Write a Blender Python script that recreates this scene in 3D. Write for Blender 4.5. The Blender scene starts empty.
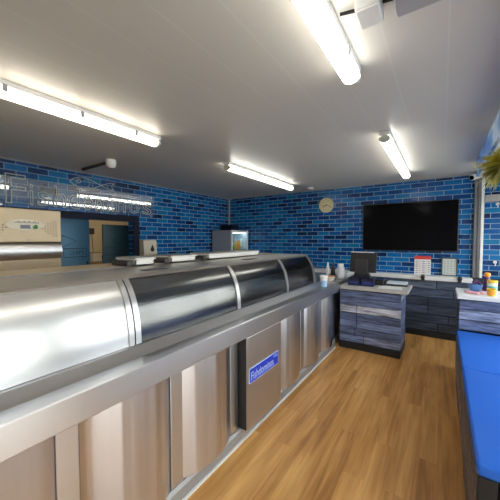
import bpy, bmesh, math, random
from mathutils import Vector, Matrix
random.seed(7)
S = bpy.context.scene
COL = S.collection
LOC = {}

# ------------------------------------------------------------------ helpers
def tag(o, label=None, cat=None, group=None, kind=None):
    if label: o['label'] = label
    if cat: o['category'] = cat
    if group: o['group'] = group
    if kind: o['kind'] = kind
    return o

def thing(name, loc, label, cat, group=None):
    o = bpy.data.objects.new(name, None)
    COL.objects.link(o)
    o.location = loc
    o.empty_display_size = .1
    LOC[o.name] = Vector(loc)
    return tag(o, label, cat, group)

def obj(name, bm, mat, parent=None, smooth=False, angle=40):
    """world-space bmesh -> ONE mesh object"""
    off = Vector((0, 0, 0))
    if parent is not None:
        off = LOC[parent.name]
    bmesh.ops.recalc_face_normals(bm, faces=bm.faces[:])
    if parent is None:
        c = Vector((0, 0, 0))
        lo = Vector((1e9,) * 3); hi = Vector((-1e9,) * 3)
        for v in bm.verts:
            for k in range(3):
                lo[k] = min(lo[k], v.co[k]); hi[k] = max(hi[k], v.co[k])
        off = Vector(((lo.x + hi.x) / 2, (lo.y + hi.y) / 2, lo.z))
    bmesh.ops.translate(bm, verts=bm.verts[:], vec=-off)
    me = bpy.data.meshes.new(name)
    bm.to_mesh(me); bm.free()
    if smooth:
        for p in me.polygons: p.use_smooth = True
        try: me.set_sharp_from_angle(angle=math.radians(angle))
        except Exception: pass
    me.materials.append(mat)
    o = bpy.data.objects.new(name, me)
    COL.objects.link(o)
    if parent is not None:
        o.parent = parent
        LOC[o.name] = off
    else:
        o.location = off
        LOC[o.name] = off
    return o

def struct(name, bm, mat, smooth=False):
    return tag(obj(name, bm, mat, None, smooth), kind='structure')

def B():
    return bmesh.new()

def merge(bm, t):
    me = bpy.data.meshes.new('tmp'); t.to_mesh(me); t.free()
    bm.from_mesh(me); bpy.data.meshes.remove(me)

def box(bm, x0, x1, y0, y1, z0, z1, bev=0, rot=None, piv=None, seg=2, tint=None):
    t = bmesh.new()
    bmesh.ops.create_cube(t, size=1)
    for v in t.verts:
        v.co = Vector((x0 + (v.co.x + .5) * (x1 - x0), y0 + (v.co.y + .5) * (y1 - y0), z0 + (v.co.z + .5) * (z1 - z0)))
    if bev:
        bmesh.ops.bevel(t, geom=t.edges[:], offset=bev, segments=seg, affect='EDGES', profile=.5)
    if rot is not None:
        p = Vector(piv) if piv else Vector(((x0 + x1) / 2, (y0 + y1) / 2, (z0 + z1) / 2))
        bmesh.ops.transform(t, matrix=Matrix.Translation(p) @ rot @ Matrix.Translation(-p), verts=t.verts[:])
    if tint is not None:
        L = t.faces.layers.float.new('tint')
        for f in t.faces: f[L] = tint
    merge(bm, t)
    return bm

def lathe(bm, prof, c, seg=24, axis=None):
    """prof [(r,z)...] revolved round z at c; axis: optional rotation matrix"""
    t = bmesh.new()
    rings = []
    for r, z in prof:
        if r < 1e-5:
            rings.append([t.verts.new((0, 0, z))])
        else:
            rings.append([t.verts.new((r * math.cos(2 * math.pi * k / seg), r * math.sin(2 * math.pi * k / seg), z)) for k in range(seg)])
    for a, b in zip(rings, rings[1:]):
        for k in range(seg):
            k2 = (k + 1) % seg
            if len(a) == 1 and len(b) == 1: continue
            if len(a) == 1: t.faces.new((a[0], b[k], b[k2]))
            elif len(b) == 1: t.faces.new((a[k], b[0], a[k2]))
            else: t.faces.new((a[k], a[k2], b[k2], b[k]))
    if len(rings[0]) > 1: t.faces.new(rings[0])
    if len(rings[-1]) > 1: t.faces.new(rings[-1])
    M = Matrix.Translation(Vector(c))
    if axis is not None: M = M @ axis
    bmesh.ops.transform(t, matrix=M, verts=t.verts[:])
    merge(bm, t)
    return bm

def tube(bm, pts, r, seg=8, closed=False):
    t = bmesh.new()
    pts = [Vector(p) for p in pts]
    n = len(pts); rings = []
    up = None
    for i, p in enumerate(pts):
        a = pts[(i - 1) % n] if (closed or i) else pts[0]
        b = pts[(i + 1) % n] if (closed or i < n - 1) else pts[-1]
        d = (b - a).normalized()
        if up is None:
            up = Vector((0, 0, 1)) if abs(d.z) < .9 else Vector((1, 0, 0))
        s = d.cross(up).normalized(); u = s.cross(d).normalized(); up = u
        rr = r[i] if isinstance(r, (list, tuple)) else r
        rings.append([t.verts.new(p + s * rr * math.cos(2 * math.pi * k / seg) + u * rr * math.sin(2 * math.pi * k / seg)) for k in range(seg)])
    pairs = list(zip(rings, rings[1:]))
    if closed: pairs.append((rings[-1], rings[0]))
    for a, b in pairs:
        for k in range(seg):
            k2 = (k + 1) % seg
            t.faces.new((a[k], a[k2], b[k2], b[k]))
    if not closed:
        t.faces.new(rings[0]); t.faces.new(rings[-1])
    merge(bm, t)
    return bm

def prism_y(bm, pts, y0, y1):
    t = bmesh.new()
    a = [t.verts.new((x, y0, z)) for x, z in pts]
    b = [t.verts.new((x, y1, z)) for x, z in pts]
    n = len(pts)
    t.faces.new(a); t.faces.new(b[::-1])
    for i in range(n):
        j = (i + 1) % n
        t.faces.new((a[i], b[i], b[j], a[j]))
    merge(bm, t)
    return bm

def prism_z(bm, pts, z0, z1):
    t = bmesh.new()
    a = [t.verts.new((x, y, z0)) for x, y in pts]
    b = [t.verts.new((x, y, z1)) for x, y in pts]
    n = len(pts)
    t.faces.new(a); t.faces.new(b[::-1])
    for i in range(n):
        j = (i + 1) % n
        t.faces.new((a[i], b[i], b[j], a[j]))
    merge(bm, t)
    return bm

def catmull(P, n=5):
    out = []
    for i in range(len(P) - 1):
        p0 = P[max(i - 1, 0)]; p1 = P[i]; p2 = P[i + 1]; p3 = P[min(i + 2, len(P) - 1)]
        for k in range(n):
            t = k / n
            out.append(tuple(.5 * (2 * p1[j] + (p2[j] - p0[j]) * t + (2 * p0[j] - 5 * p1[j] + 4 * p2[j] - p3[j]) * t * t
                                   + (-p0[j] + 3 * p1[j] - 3 * p2[j] + p3[j]) * t ** 3) for j in range(len(p1))))
    out.append(tuple(P[-1]))
    return out

def offset_curve(P, d):
    out = []
    for i, p in enumerate(P):
        a = P[max(i - 1, 0)]; b = P[min(i + 1, len(P) - 1)]
        tx, tz = b[0] - a[0], b[1] - a[1]
        l = math.hypot(tx, tz)
        out.append((p[0] + tz / l * d, p[1] - tx / l * d))
    return out

def text_bm(body, size, M, extrude=.001, wire=0, align='LEFT', fit=None):
    """text as a bmesh placed by matrix M (x along, y up); fit=(w,h) rescales"""
    cu = bpy.data.curves.new('t', 'FONT')
    cu.body = body; cu.size = size; cu.align_x = align
    if wire:
        cu.fill_mode = 'NONE'; cu.bevel_depth = wire; cu.bevel_resolution = 1
    else:
        cu.extrude = extrude
    cu.resolution_u = 4
    o = bpy.data.objects.new('t', cu); COL.objects.link(o)
    dg = bpy.context.evaluated_depsgraph_get(); dg.update()
    me = bpy.data.meshes.new_from_object(o.evaluated_get(dg))
    bm = bmesh.new(); bm.from_mesh(me)
    bpy.data.objects.remove(o); bpy.data.meshes.remove(me); bpy.data.curves.remove(cu)
    if fit and bm.verts:
        x0 = min(v.co.x for v in bm.verts); x1 = max(v.co.x for v in bm.verts)
        y0 = min(v.co.y for v in bm.verts); y1 = max(v.co.y for v in bm.verts)
        for v in bm.verts:
            v.co.x = (v.co.x - x0) / (x1 - x0) * fit[0]
            v.co.y = (v.co.y - y0) / (y1 - y0) * fit[1]
    bmesh.ops.transform(bm, matrix=M, verts=bm.verts[:])
    return bm

def frame_left(x, y, z):      # on a wall facing +X
    return Matrix(((0, 0, 1, x), (1, 0, 0, y), (0, 1, 0, z), (0, 0, 0, 1)))
def frame_back(x, y, z):      # on a wall facing -Y
    return Matrix(((1, 0, 0, x), (0, 0, -1, y), (0, 1, 0, z), (0, 0, 0, 1)))

# ------------------------------------------------------------------ materials
def newmat(name):
    m = bpy.data.materials.new(name); m.use_nodes = True
    nt = m.node_tree
    return m, nt, nt.nodes['Principled BSDF']

def N(nt, t, **kw):
    n = nt.nodes.new(t)
    for k, v in kw.items(): setattr(n, k, v)
    return n

def plain(name, col, rough=.5, metal=0, noise=.0, nscale=20, spec=.5, coat=0, bump=0):
    m, nt, p = newmat(name)
    p.inputs['Base Color'].default_value = (*col, 1)
    p.inputs['Roughness'].default_value = rough
    p.inputs['Metallic'].default_value = metal
    p.inputs['Specular IOR Level'].default_value = spec
    p.inputs['Coat Weight'].default_value = coat
    if noise or bump:
        tc = N(nt, 'ShaderNodeNewGeometry')
        ns = N(nt, 'ShaderNodeTexNoise'); ns.inputs['Scale'].default_value = nscale; ns.inputs['Detail'].default_value = 4
        nt.links.new(tc.outputs['Position'], ns.inputs['Vector'])
        if noise:
            mr = N(nt, 'ShaderNodeMapRange'); mr.inputs['To Min'].default_value = 1 - noise; mr.inputs['To Max'].default_value = 1 + noise
            mx = N(nt, 'ShaderNodeMix', data_type='RGBA', blend_type='MULTIPLY'); mx.inputs[0].default_value = 1
            mx.inputs[6].default_value = (*col, 1)
            nt.links.new(ns.outputs['Fac'], mr.inputs['Value']); nt.links.new(mr.outputs[0], mx.inputs[7])
            nt.links.new(mx.outputs[2], p.inputs['Base Color'])
        if bump:
            b = N(nt, 'ShaderNodeBump'); b.inputs['Strength'].default_value = bump; b.inputs['Distance'].default_value = .01
            nt.links.new(ns.outputs['Fac'], b.inputs['Height']); nt.links.new(b.outputs[0], p.inputs['Normal'])
    return m

def emit(name, col, strength):
    m, nt, p = newmat(name)
    p.inputs['Base Color'].default_value = (.8, .8, .8, 1)
    p.inputs['Emission Color'].default_value = (*col, 1)
    p.inputs['Emission Strength'].default_value = strength
    return m

def steel(name, col, rough, scale, amt=.12, bump=.0, bscale=(2, 2, 2), aniso=0):
    """brushed stainless: fine streaks in roughness and tone, gentle ripple"""
    m, nt, p = newmat(name)
    p.inputs['Metallic'].default_value = 1
    if aniso:
        tg = N(nt, 'ShaderNodeTangent', direction_type='RADIAL', axis='Z')
        nt.links.new(tg.outputs[0], p.inputs['Tangent'])
        p.inputs['Anisotropic'].default_value = aniso; p.inputs['Anisotropic Rotation'].default_value = .25
    g = N(nt, 'ShaderNodeNewGeometry')
    mp = N(nt, 'ShaderNodeMapping'); mp.inputs['Scale'].default_value = scale
    ns = N(nt, 'ShaderNodeTexNoise'); ns.inputs['Scale'].default_value = 1; ns.inputs['Detail'].default_value = 5
    nt.links.new(g.outputs['Position'], mp.inputs['Vector']); nt.links.new(mp.outputs[0], ns.inputs['Vector'])
    r = N(nt, 'ShaderNodeMapRange'); r.inputs['To Min'].default_value = rough - .015; r.inputs['To Max'].default_value = rough + .015
    nt.links.new(ns.outputs['Fac'], r.inputs['Value']); nt.links.new(r.outputs[0], p.inputs['Roughness'])
    cr = N(nt, 'ShaderNodeMapRange'); cr.inputs['To Min'].default_value = 1 - amt; cr.inputs['To Max'].default_value = 1 + amt
    mx = N(nt, 'ShaderNodeMix', data_type='RGBA', blend_type='MULTIPLY'); mx.inputs[0].default_value = 1
    mx.inputs[6].default_value = (*col, 1)
    nt.links.new(ns.outputs['Fac'], cr.inputs['Value']); nt.links.new(cr.outputs[0], mx.inputs[7])
    nt.links.new(mx.outputs[2], p.inputs['Base Color'])
    if bump:
        mp2 = N(nt, 'ShaderNodeMapping'); mp2.inputs['Scale'].default_value = bscale
        n2 = N(nt, 'ShaderNodeTexNoise'); n2.inputs['Scale'].default_value = 1; n2.inputs['Detail'].default_value = 1
        nt.links.new(g.outputs['Position'], mp2.inputs['Vector']); nt.links.new(mp2.outputs[0], n2.inputs['Vector'])
        b = N(nt, 'ShaderNodeBump'); b.inputs['Strength'].default_value = bump; b.inputs['Distance'].default_value = .02
        nt.links.new(n2.outputs['Fac'], b.inputs['Height']); nt.links.new(b.outputs[0], p.inputs['Normal'])
    return m

def tiles(name, axis):
    """glazed brick-slip tiles in mixed blues; axis 'x' for the back wall, 'y' for the side walls"""
    m, nt, p = newmat(name)
    g = N(nt, 'ShaderNodeNewGeometry'); sp = N(nt, 'ShaderNodeSeparateXYZ'); cb = N(nt, 'ShaderNodeCombineXYZ')
    nt.links.new(g.outputs['Position'], sp.inputs[0])
    nt.links.new(sp.outputs['X' if axis == 'x' else 'Y'], cb.inputs['X'])
    nt.links.new(sp.outputs['Z'], cb.inputs['Y'])
    br = N(nt, 'ShaderNodeTexBrick')
    br.inputs['Scale'].default_value = 1
    br.inputs['Brick Width'].default_value = .222; br.inputs['Row Height'].default_value = .0745
    br.inputs['Mortar Size'].default_value = .0046; br.inputs['Mortar Smooth'].default_value = .25
    br.inputs['Color1'].default_value = (0, 0, 0, 1); br.inputs['Color2'].default_value = (1, 1, 1, 1)
    br.inputs['Mortar'].default_value = (.5, .5, .5, 1)
    nt.links.new(cb.outputs[0], br.inputs['Vector'])
    ns = N(nt, 'ShaderNodeTexNoise'); ns.inputs['Scale'].default_value = 14; ns.inputs['Detail'].default_value = 4
    nt.links.new(cb.outputs[0], ns.inputs['Vector'])
    ad = N(nt, 'ShaderNodeMath', operation='MULTIPLY_ADD'); ad.inputs[1].default_value = .5
    nt.links.new(ns.outputs['Fac'], ad.inputs[0]); nt.links.new(br.outputs['Color'], ad.inputs[2])
    sb = N(nt, 'ShaderNodeMath', operation='SUBTRACT'); sb.inputs[1].default_value = .25
    nt.links.new(ad.outputs[0], sb.inputs[0])
    rp = N(nt, 'ShaderNodeValToRGB')
    e = rp.color_ramp.elements
    e[0].position = 0; e[0].color = (.003, .016, .065, 1)
    e[1].position = 1; e[1].color = (.006, .165, .36, 1)
    for pos, c in ((.10, (.003, .030, .13)), (.3, (.003, .060, .24)), (.6, (.003, .098, .33)), (.85, (.003, .145, .41))):
        k = e.new(pos); k.color = (*c, 1)
    nt.links.new(sb.outputs[0], rp.inputs[0])
    mx = N(nt, 'ShaderNodeMix', data_type='RGBA'); mx.inputs[7].default_value = (.27, .42, .52, 1)
    nt.links.new(br.outputs['Fac'], mx.inputs[0]); nt.links.new(rp.outputs[0], mx.inputs[6])
    nt.links.new(mx.outputs[2], p.inputs['Base Color'])
    p.inputs['Roughness'].default_value = .22; p.inputs['Specular IOR Level'].default_value = .3
    b = N(nt, 'ShaderNodeBump'); b.inputs['Strength'].default_value = .35; b.inputs['Distance'].default_value = .01; b.invert = True
    n2 = N(nt, 'ShaderNodeTexNoise'); n2.inputs['Scale'].default_value = 22; n2.inputs['Detail'].default_value = 2
    nt.links.new(cb.outputs[0], n2.inputs['Vector'])
    a2 = N(nt, 'ShaderNodeMath', operation='MULTIPLY_ADD'); a2.inputs[1].default_value = .5
    nt.links.new(n2.outputs['Fac'], a2.inputs[0]); nt.links.new(br.outputs['Fac'], a2.inputs[2])
    nt.links.new(a2.outputs[0], b.inputs['Height']); nt.links.new(b.outputs[0], p.inputs['Normal'])
    return m

def plank_mat(name, cols, stretch):
    """weathered boards: each board's own tone from its 'tint', grain along the board"""
    m, nt, p = newmat(name)
    at = N(nt, 'ShaderNodeAttribute'); at.attribute_name = 'tint'
    g = N(nt, 'ShaderNodeNewGeometry'); mp = N(nt, 'ShaderNodeMapping'); mp.inputs['Scale'].default_value = stretch
    ns = N(nt, 'ShaderNodeTexNoise'); ns.inputs['Scale'].default_value = 1; ns.inputs['Detail'].default_value = 8; ns.inputs['Roughness'].default_value = .7
    nt.links.new(g.outputs['Position'], mp.inputs[0]); nt.links.new(mp.outputs[0], ns.inputs['Vector'])
    rp = N(nt, 'ShaderNodeValToRGB')
    e = rp.color_ramp.elements
    e[0].color = (*cols[0], 1); e[1].color = (*cols[-1], 1)
    for i, c in enumerate(cols[1:-1]):
        k = e.new((i + 1) / (len(cols) - 1)); k.color = (*c, 1)
    nt.links.new(at.outputs['Fac'], rp.inputs[0])
    mr = N(nt, 'ShaderNodeMapRange'); mr.inputs['From Min'].default_value = .34; mr.inputs['From Max'].default_value = .66
    mr.inputs['To Min'].default_value = .2; mr.inputs['To Max'].default_value = 1.9
    nt.links.new(ns.outputs['Fac'], mr.inputs['Value'])
    mx = N(nt, 'ShaderNodeMix', data_type='RGBA', blend_type='MULTIPLY'); mx.inputs[0].default_value = 1
    nt.links.new(rp.outputs[0], mx.inputs[6]); nt.links.new(mr.outputs[0], mx.inputs[7])
    nt.links.new(mx.outputs[2], p.inputs['Base Color'])
    p.inputs['Roughness'].default_value = .55
    b = N(nt, 'ShaderNodeBump'); b.inputs['Strength'].default_value = .4; b.inputs['Distance'].default_value = .006
    nt.links.new(ns.outputs['Fac'], b.inputs['Height']); nt.links.new(b.outputs[0], p.inputs['Normal'])
    return m

def floor_mat():
    m, nt, p = newmat('oak_vinyl')
    g = N(nt, 'ShaderNodeNewGeometry'); sp = N(nt, 'ShaderNodeSeparateXYZ'); cb = N(nt, 'ShaderNodeCombineXYZ')
    nt.links.new(g.outputs['Position'], sp.inputs[0])
    nt.links.new(sp.outputs['Y'], cb.inputs['X']); nt.links.new(sp.outputs['X'], cb.inputs['Y'])
    br = N(nt, 'ShaderNodeTexBrick'); br.inputs['Scale'].default_value = 1; br.offset = .37
    br.inputs['Brick Width'].default_value = 1.1; br.inputs['Row Height'].default_value = .125
    br.inputs['Mortar Size'].default_value = .0008; br.inputs['Mortar Smooth'].default_value = 1
    br.inputs['Color1'].default_value = (0, 0, 0, 1); br.inputs['Color2'].default_value = (1, 1, 1, 1); br.inputs['Mortar'].default_value = (.4, .4, .4, 1)
    nt.links.new(cb.outputs[0], br.inputs['Vector'])
    mp = N(nt, 'ShaderNodeMapping'); mp.inputs['Scale'].default_value = (30, 1.6, 1)
    nt.links.new(g.outputs['Position'], mp.inputs[0])
    # shift the grain from board to board
    sh = N(nt, 'ShaderNodeVectorMath', operation='MULTIPLY_ADD'); sh.inputs[1].default_value = (13, 7, 3)
    nt.links.new(br.outputs['Color'], sh.inputs[0]); nt.links.new(mp.outputs[0], sh.inputs[2])
    ns = N(nt, 'ShaderNodeTexNoise'); ns.inputs['Scale'].default_value = 1; ns.inputs['Detail'].default_value = 6; ns.inputs['Distortion'].default_value = .6
    nt.links.new(sh.outputs[0], ns.inputs['Vector'])
    mp2 = N(nt, 'ShaderNodeMapping'); mp2.inputs['Scale'].default_value = (7, 1.1, 1)
    nt.links.new(g.outputs['Position'], mp2.inputs[0])
    n2 = N(nt, 'ShaderNodeTexNoise'); n2.inputs['Scale'].default_value = 1; n2.inputs['Detail'].default_value = 3
    nt.links.new(mp2.outputs[0], n2.inputs['Vector'])
    a = N(nt, 'ShaderNodeMath', operation='MULTIPLY_ADD'); a.inputs[1].default_value = .6
    nt.links.new(n2.outputs['Fac'], a.inputs[0]); 
    s1 = N(nt, 'ShaderNodeMath', operation='MULTIPLY'); s1.inputs[1].default_value = .13
    nt.links.new(br.outputs['Color'], s1.inputs[0])
    a1 = N(nt, 'ShaderNodeMath', operation='MULTIPLY_ADD'); a1.inputs[1].default_value = .5
    nt.links.new(ns.outputs['Fac'], a1.inputs[0]); nt.links.new(s1.outputs[0], a1.inputs[2])
    nt.links.new(a1.outputs[0], a.inputs[2])
    rp = N(nt, 'ShaderNodeValToRGB')
    e = rp.color_ramp.elements
    e[0].position = .38; e[0].color = (.235, .093, .022, 1)
    e[1].position = .82; e[1].color = (.72, .39, .13, 1)
    k = e.new(.58); k.color = (.49, .232, .062, 1)
    nt.links.new(a.outputs[0], rp.inputs[0])
    nt.links.new(rp.outputs[0], p.inputs['Base Color'])
    p.inputs['Roughness'].default_value = .42
    p.inputs['Specular IOR Level'].default_value = .35
    b = N(nt, 'ShaderNodeBump'); b.inputs['Strength'].default_value = .08; b.inputs['Distance'].default_value = .01
    nt.links.new(ns.outputs['Fac'], b.inputs['Height']); nt.links.new(b.outputs[0], p.inputs['Normal'])
    return m

def ceiling_mat():
    m, nt, p = newmat('pvc_ceiling_panels')
    g = N(nt, 'ShaderNodeNewGeometry'); sp = N(nt, 'ShaderNodeSeparateXYZ')
    nt.links.new(g.outputs['Position'], sp.inputs[0])
    d = N(nt, 'ShaderNodeMath', operation='DIVIDE'); d.inputs[1].default_value = .25
    f = N(nt, 'ShaderNodeMath', operation='FRACT')
    l = N(nt, 'ShaderNodeMath', operation='LESS_THAN'); l.inputs[1].default_value = .03
    nt.links.new(sp.outputs['X'], d.inputs[0]); nt.links.new(d.outputs[0], f.inputs[0]); nt.links.new(f.outputs[0], l.inputs[0])
    mx = N(nt, 'ShaderNodeMix', data_type='RGBA')
    mx.inputs[6].default_value = (.62, .595, .55, 1); mx.inputs[7].default_value = (.66, .64, .60, 1)
    nt.links.new(l.outputs[0], mx.inputs[0]); nt.links.new(mx.outputs[2], p.inputs['Base Color'])
    p.inputs['Roughness'].default_value = .38
    b = N(nt, 'ShaderNodeBump'); b.inputs['Strength'].default_value = .2; b.inputs['Distance'].default_value = .004; b.invert = True
    nt.links.new(l.outputs[0], b.inputs['Height']); nt.links.new(b.outputs[0], p.inputs['Normal'])
    return m

def clear(name, tint, fac_base, rough=.02, haze=None, hazef=0):
    """sheet glass / acrylic: see-through with a mirror-like skin"""
    m, nt, p = newmat(name)
    nt.nodes.remove(p)
    out = [n for n in nt.nodes if n.type == 'OUTPUT_MATERIAL'][0]
    tr = N(nt, 'ShaderNodeBsdfTransparent'); tr.inputs[0].default_value = (*tint, 1)
    gl = N(nt, 'ShaderNodeBsdfGlossy'); gl.inputs['Roughness'].default_value = rough; gl.inputs[0].default_value = (1, 1, 1, 1)
    fr = N(nt, 'ShaderNodeFresnel')
    gb = N(nt, 'ShaderNodeNewGeometry'); io = N(nt, 'ShaderNodeMapRange'); io.inputs['To Min'].default_value = 1.5; io.inputs['To Max'].default_value = 1 / 1.5
    nt.links.new(gb.outputs['Backfacing'], io.inputs['Value']); nt.links.new(io.outputs[0], fr.inputs[0])
    ad = N(nt, 'ShaderNodeMath', operation='ADD'); ad.inputs[1].default_value = fac_base; ad.use_clamp = True
    nt.links.new(fr.outputs[0], ad.inputs[0])
    base = tr
    if haze:
        df = N(nt, 'ShaderNodeBsdfDiffuse'); df.inputs[0].default_value = (*haze, 1)
        m2 = N(nt, 'ShaderNodeMixShader'); m2.inputs[0].default_value = hazef
        nt.links.new(tr.outputs[0], m2.inputs[1]); nt.links.new(df.outputs[0], m2.inputs[2]); base = m2
    mx = N(nt, 'ShaderNodeMixShader')
    nt.links.new(ad.outputs[0], mx.inputs[0]); nt.links.new(base.outputs[0], mx.inputs[1]); nt.links.new(gl.outputs[0], mx.inputs[2])
    nt.links.new(mx.outputs[0], out.inputs[0])
    return m

def sky_print():
    m, nt, p = newmat('printed_sky')
    g = N(nt, 'ShaderNodeNewGeometry')
    mp = N(nt, 'ShaderNodeMapping'); mp.inputs['Scale'].default_value = (1, 1.6, 3)
    ns = N(nt, 'ShaderNodeTexNoise'); ns.inputs['Scale'].default_value = 1.6; ns.inputs['Detail'].default_value = 6
    nt.links.new(g.outputs['Position'], mp.inputs[0]); nt.links.new(mp.outputs[0], ns.inputs['Vector'])
    rp = N(nt, 'ShaderNodeValToRGB'); e = rp.color_ramp.elements
    e[0].position = .40; e[0].color = (.03, .16, .55, 1); e[1].position = .68; e[1].color = (.75, .85, .95, 1)
    k = e.new(.52); k.color = (.13, .36, .78, 1)
    nt.links.new(ns.outputs['Fac'], rp.inputs[0]); nt.links.new(rp.outputs[0], p.inputs['Base Color'])
    p.inputs['Roughness'].default_value = .35
    return m

M = {}
M['tile_x'] = tiles('glazed_blue_tiles_back', 'x')
M['tile_y'] = tiles('glazed_blue_tiles_side', 'y')
M['floor'] = floor_mat()
M['ceil'] = ceiling_mat()
M['paint'] = plain('white_paint', (.62, .62, .6), .6)
M['navy'] = plain('navy_trim', (.004, .008, .03), .6, spec=.25)
M['steel'] = steel('brushed_steel', (.67, .68, .71), .34, (40, 1, 50), .02, aniso=.55)
M['steel_v'] = steel('brushed_steel_vertical', (.68, .68, .72), .32, (3, 30, .8), .05, .7, (1, 14, .25), aniso=.7)
M['steel_d'] = steel('brushed_steel_door', (.60, .585, .59), .38, (3, 60, 1), .03, aniso=.5)
M['steel_top'] = steel('brushed_steel_top', (.55, .53, .50), .36, (90, 2, 2), .02)
M['steel_hood'] = steel('steel_hood_panel', (.62, .62, .615), .30, (40, 1, 50), .02, .06, (1, 3, .6), aniso=.6)
M['steel_frame'] = plain('satin_steel_frame', (.58, .58, .57), .34, metal=1)
M['steel_cream'] = plain('warm_enamelled_steel', (.46, .37, .25), .38, metal=.35, noise=.06, nscale=6)
M['chrome'] = plain('polished_steel', (.75, .75, .74), .15, metal=1)
M['slot'] = plain('recess_shade', (.012, .012, .013), .5)  # near-black standing for the shade inside gaps and holes
M['white_plastic'] = plain('white_plastic', (.82, .82, .80), .35)
M['cream_plastic'] = plain('cream_plastic', (.70, .66, .54), .35)
M['grey_plastic'] = plain('grey_plastic', (.33, .33, .35), .45)
M['dgrey_plastic'] = plain('dark_grey_plastic', (.03, .03, .035), .45)
M['black_plastic'] = plain('black_plastic', (.012, .012, .014), .35)
M['black_gloss'] = plain('black_screen', (.004, .004, .005), .12, spec=.06)
M['black_matt'] = plain('black_kickboard', (.012, .012, .014), .6)
M['white_lam'] = plain('white_worktop', (.76, .76, .76), .35, noise=.05, nscale=30)
M['greywood_lam'] = plain('pale_grey_worktop', (.42, .40, .38), .4, noise=.18, nscale=18)
M['planks'] = plank_mat('weathered_blue_boards', ((.03, .042, .085), (.08, .105, .20), (.15, .19, .33), (.40, .40, .46)), (4, 4, 42))
M['planks_dark_shaded'] = plank_mat('weathered_dark_shaded_boards', ((.018, .024, .040), (.036, .050, .085), (.065, .088, .145), (.11, .13, .175)), (4, 4, 42))  # blue boards with back wall shade in the colour; also dark bench end
M['planks_brown'] = plank_mat('weathered_brown_boards', ((.035, .028, .026), (.07, .055, .05), (.11, .085, .075), (.15, .12, .11)), (5, 5, 60))
M['blue_vinyl'] = plain('blue_vinyl', (.010, .125, .60), .42, noise=.05, nscale=3, bump=.05)
M['red'] = plain('red_print', (.62, .04, .03), .5)
M['paper'] = plain('white_paper', (.72, .72, .72), .6)
M['ink'] = plain('grey_print', (.18, .18, .2), .6)
M['ink_pink'] = plain('pink_print', (.65, .35, .38), .6)
M['signblue'] = plain('sign_blue', (.008, .035, .44), .35)
M['signwhite'] = plain('sign_pale_blue_lettering', (.45, .55, .85), .4)
M['letter'] = plain('pale_green_grey_outline', (.50, .54, .50), .5)
M['acrylic'] = clear('clear_acrylic', (.96, .97, .98), .05, .0, (.5, .6, .68), .07)
M['darkglass'] = clear('curved_dark_glass', (.62, .63, .64), .05, .17)
M['glass'] = clear('window_glass', (.96, .98, .97), .0, .0)
M['fridgeglass'] = clear('fridge_glass', (.8, .85, .85), .02, .05)
M['tube'] = emit('lit_diffuser', (1, .90, .74), 7.0)
M['tube_cool'] = emit('lit_diffuser_cool', (1, .98, .88), 7.0)
M['end_cap'] = plain('translucent_end_cap', (.6, .62, .5), .4)
M['brown_pipe'] = plain('brown_conduit', (.06, .035, .025), .5)
M['skyprint'] = sky_print()
M['leaf'] = plain('yellow_green_leaf', (.62, .55, .07), .6, noise=.6, nscale=22)
M['leaf_dark'] = plain('olive_stem', (.32, .31, .09), .6, noise=.4, nscale=20)
M['paving'] = plain('pale_paving', (.48, .46, .43), .8, noise=.1, nscale=4)
M['teal'] = plain('shaded_blue_door', (.035, .085, .105), .4)  # darker copy of the blue door, shade put into its colour
M['skyblue'] = plain('light_blue_door', (.16, .42, .68), .4)
M['printline'] = plain('dark_blue_print', (.035, .10, .19), .5)
M['beige'] = plain('beige_paint', (.66, .54, .34), .6)
M['wood'] = plain('tan_board', (.42, .27, .12), .5, noise=.2, nscale=12)
M['clockface'] = plain('cream_clock_face', (.72, .68, .42), .5)
M['green_led'] = plain('green_button', (.02, .22, .05), .3)
M['lcd'] = plain('blue_display', (.01, .015, .09), .2)
M['tubwhite'] = plain('tub_white', (.70, .76, .62), .4)
M['yellow'] = plain('yellow_plastic', (.80, .48, .02), .35)
M['orange'] = plain('orange_plastic', (.80, .32, .03), .4)
M['tealprint'] = plain('teal_print', (.10, .40, .40), .4)
M['bowlblue'] = plain('light_blue_bowl', (.10, .24, .55), .3)
M['purple'] = plain('purple_wrapper', (.09, .03, .10), .35, noise=.5, nscale=60)
M['pink'] = plain('pink_wrapper', (.68, .30, .38), .35, noise=.4, nscale=50)
M['boxblue'] = plain('navy_blue_card', (.008, .014, .07), .4)
M['food'] = plain('orange_crumb', (.45, .18, .06), .6, noise=.5, nscale=70)
M['bluewhite'] = plain('pale_blue_tub', (.35, .52, .75), .35)
M['green'] = plain('green_bottle', (.03, .28, .08), .3)
M['seal'] = plain('white_sealant', (.72, .72, .70), .5)

# ------------------------------------------------------------------ the room
XL, XR, YF, YB, ZC = -4.20, 1.10, -1.30, 5.25, 2.44
T = .12
b = B(); box(b, XL - 3.2, XR + T, YF - T, YB + T, -.05, 0); struct('floor', b, M['floor'])
b = B(); box(b, XL, XR + T, YF - T, YB, ZC, ZC + .06); struct('ceiling', b, M['ceil'])
b = B(); box(b, XL - T, XR + T, YB, YB + T, 0, ZC + .06); struct('wall_back', b, M['tile_x'])
# left wall with an opening to the room behind
OY0, OY1, OZ = .80, 2.735, 1.78
b = B()
box(b, XL - T, XL, YF, OY0, 0, ZC + .06)
box(b, XL - T, XL, OY0, OY1, OZ, ZC + .06)
box(b, XL - T, XL, OY1, YB, 0, ZC + .06)
struct('wall_left', b, M['tile_y'])
b = B()
box(b, XL + .001, XL + .03, OY0 - .08, OY1 + .10, OZ, OZ + .095)
box(b, XL + .001, XL + .03, OY1, OY1 + .10, 0, OZ)
box(b, XL + .001, XL + .03, OY0 - .08, OY0, 0, OZ)
struct('trim_1', b, M['navy'])
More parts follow.
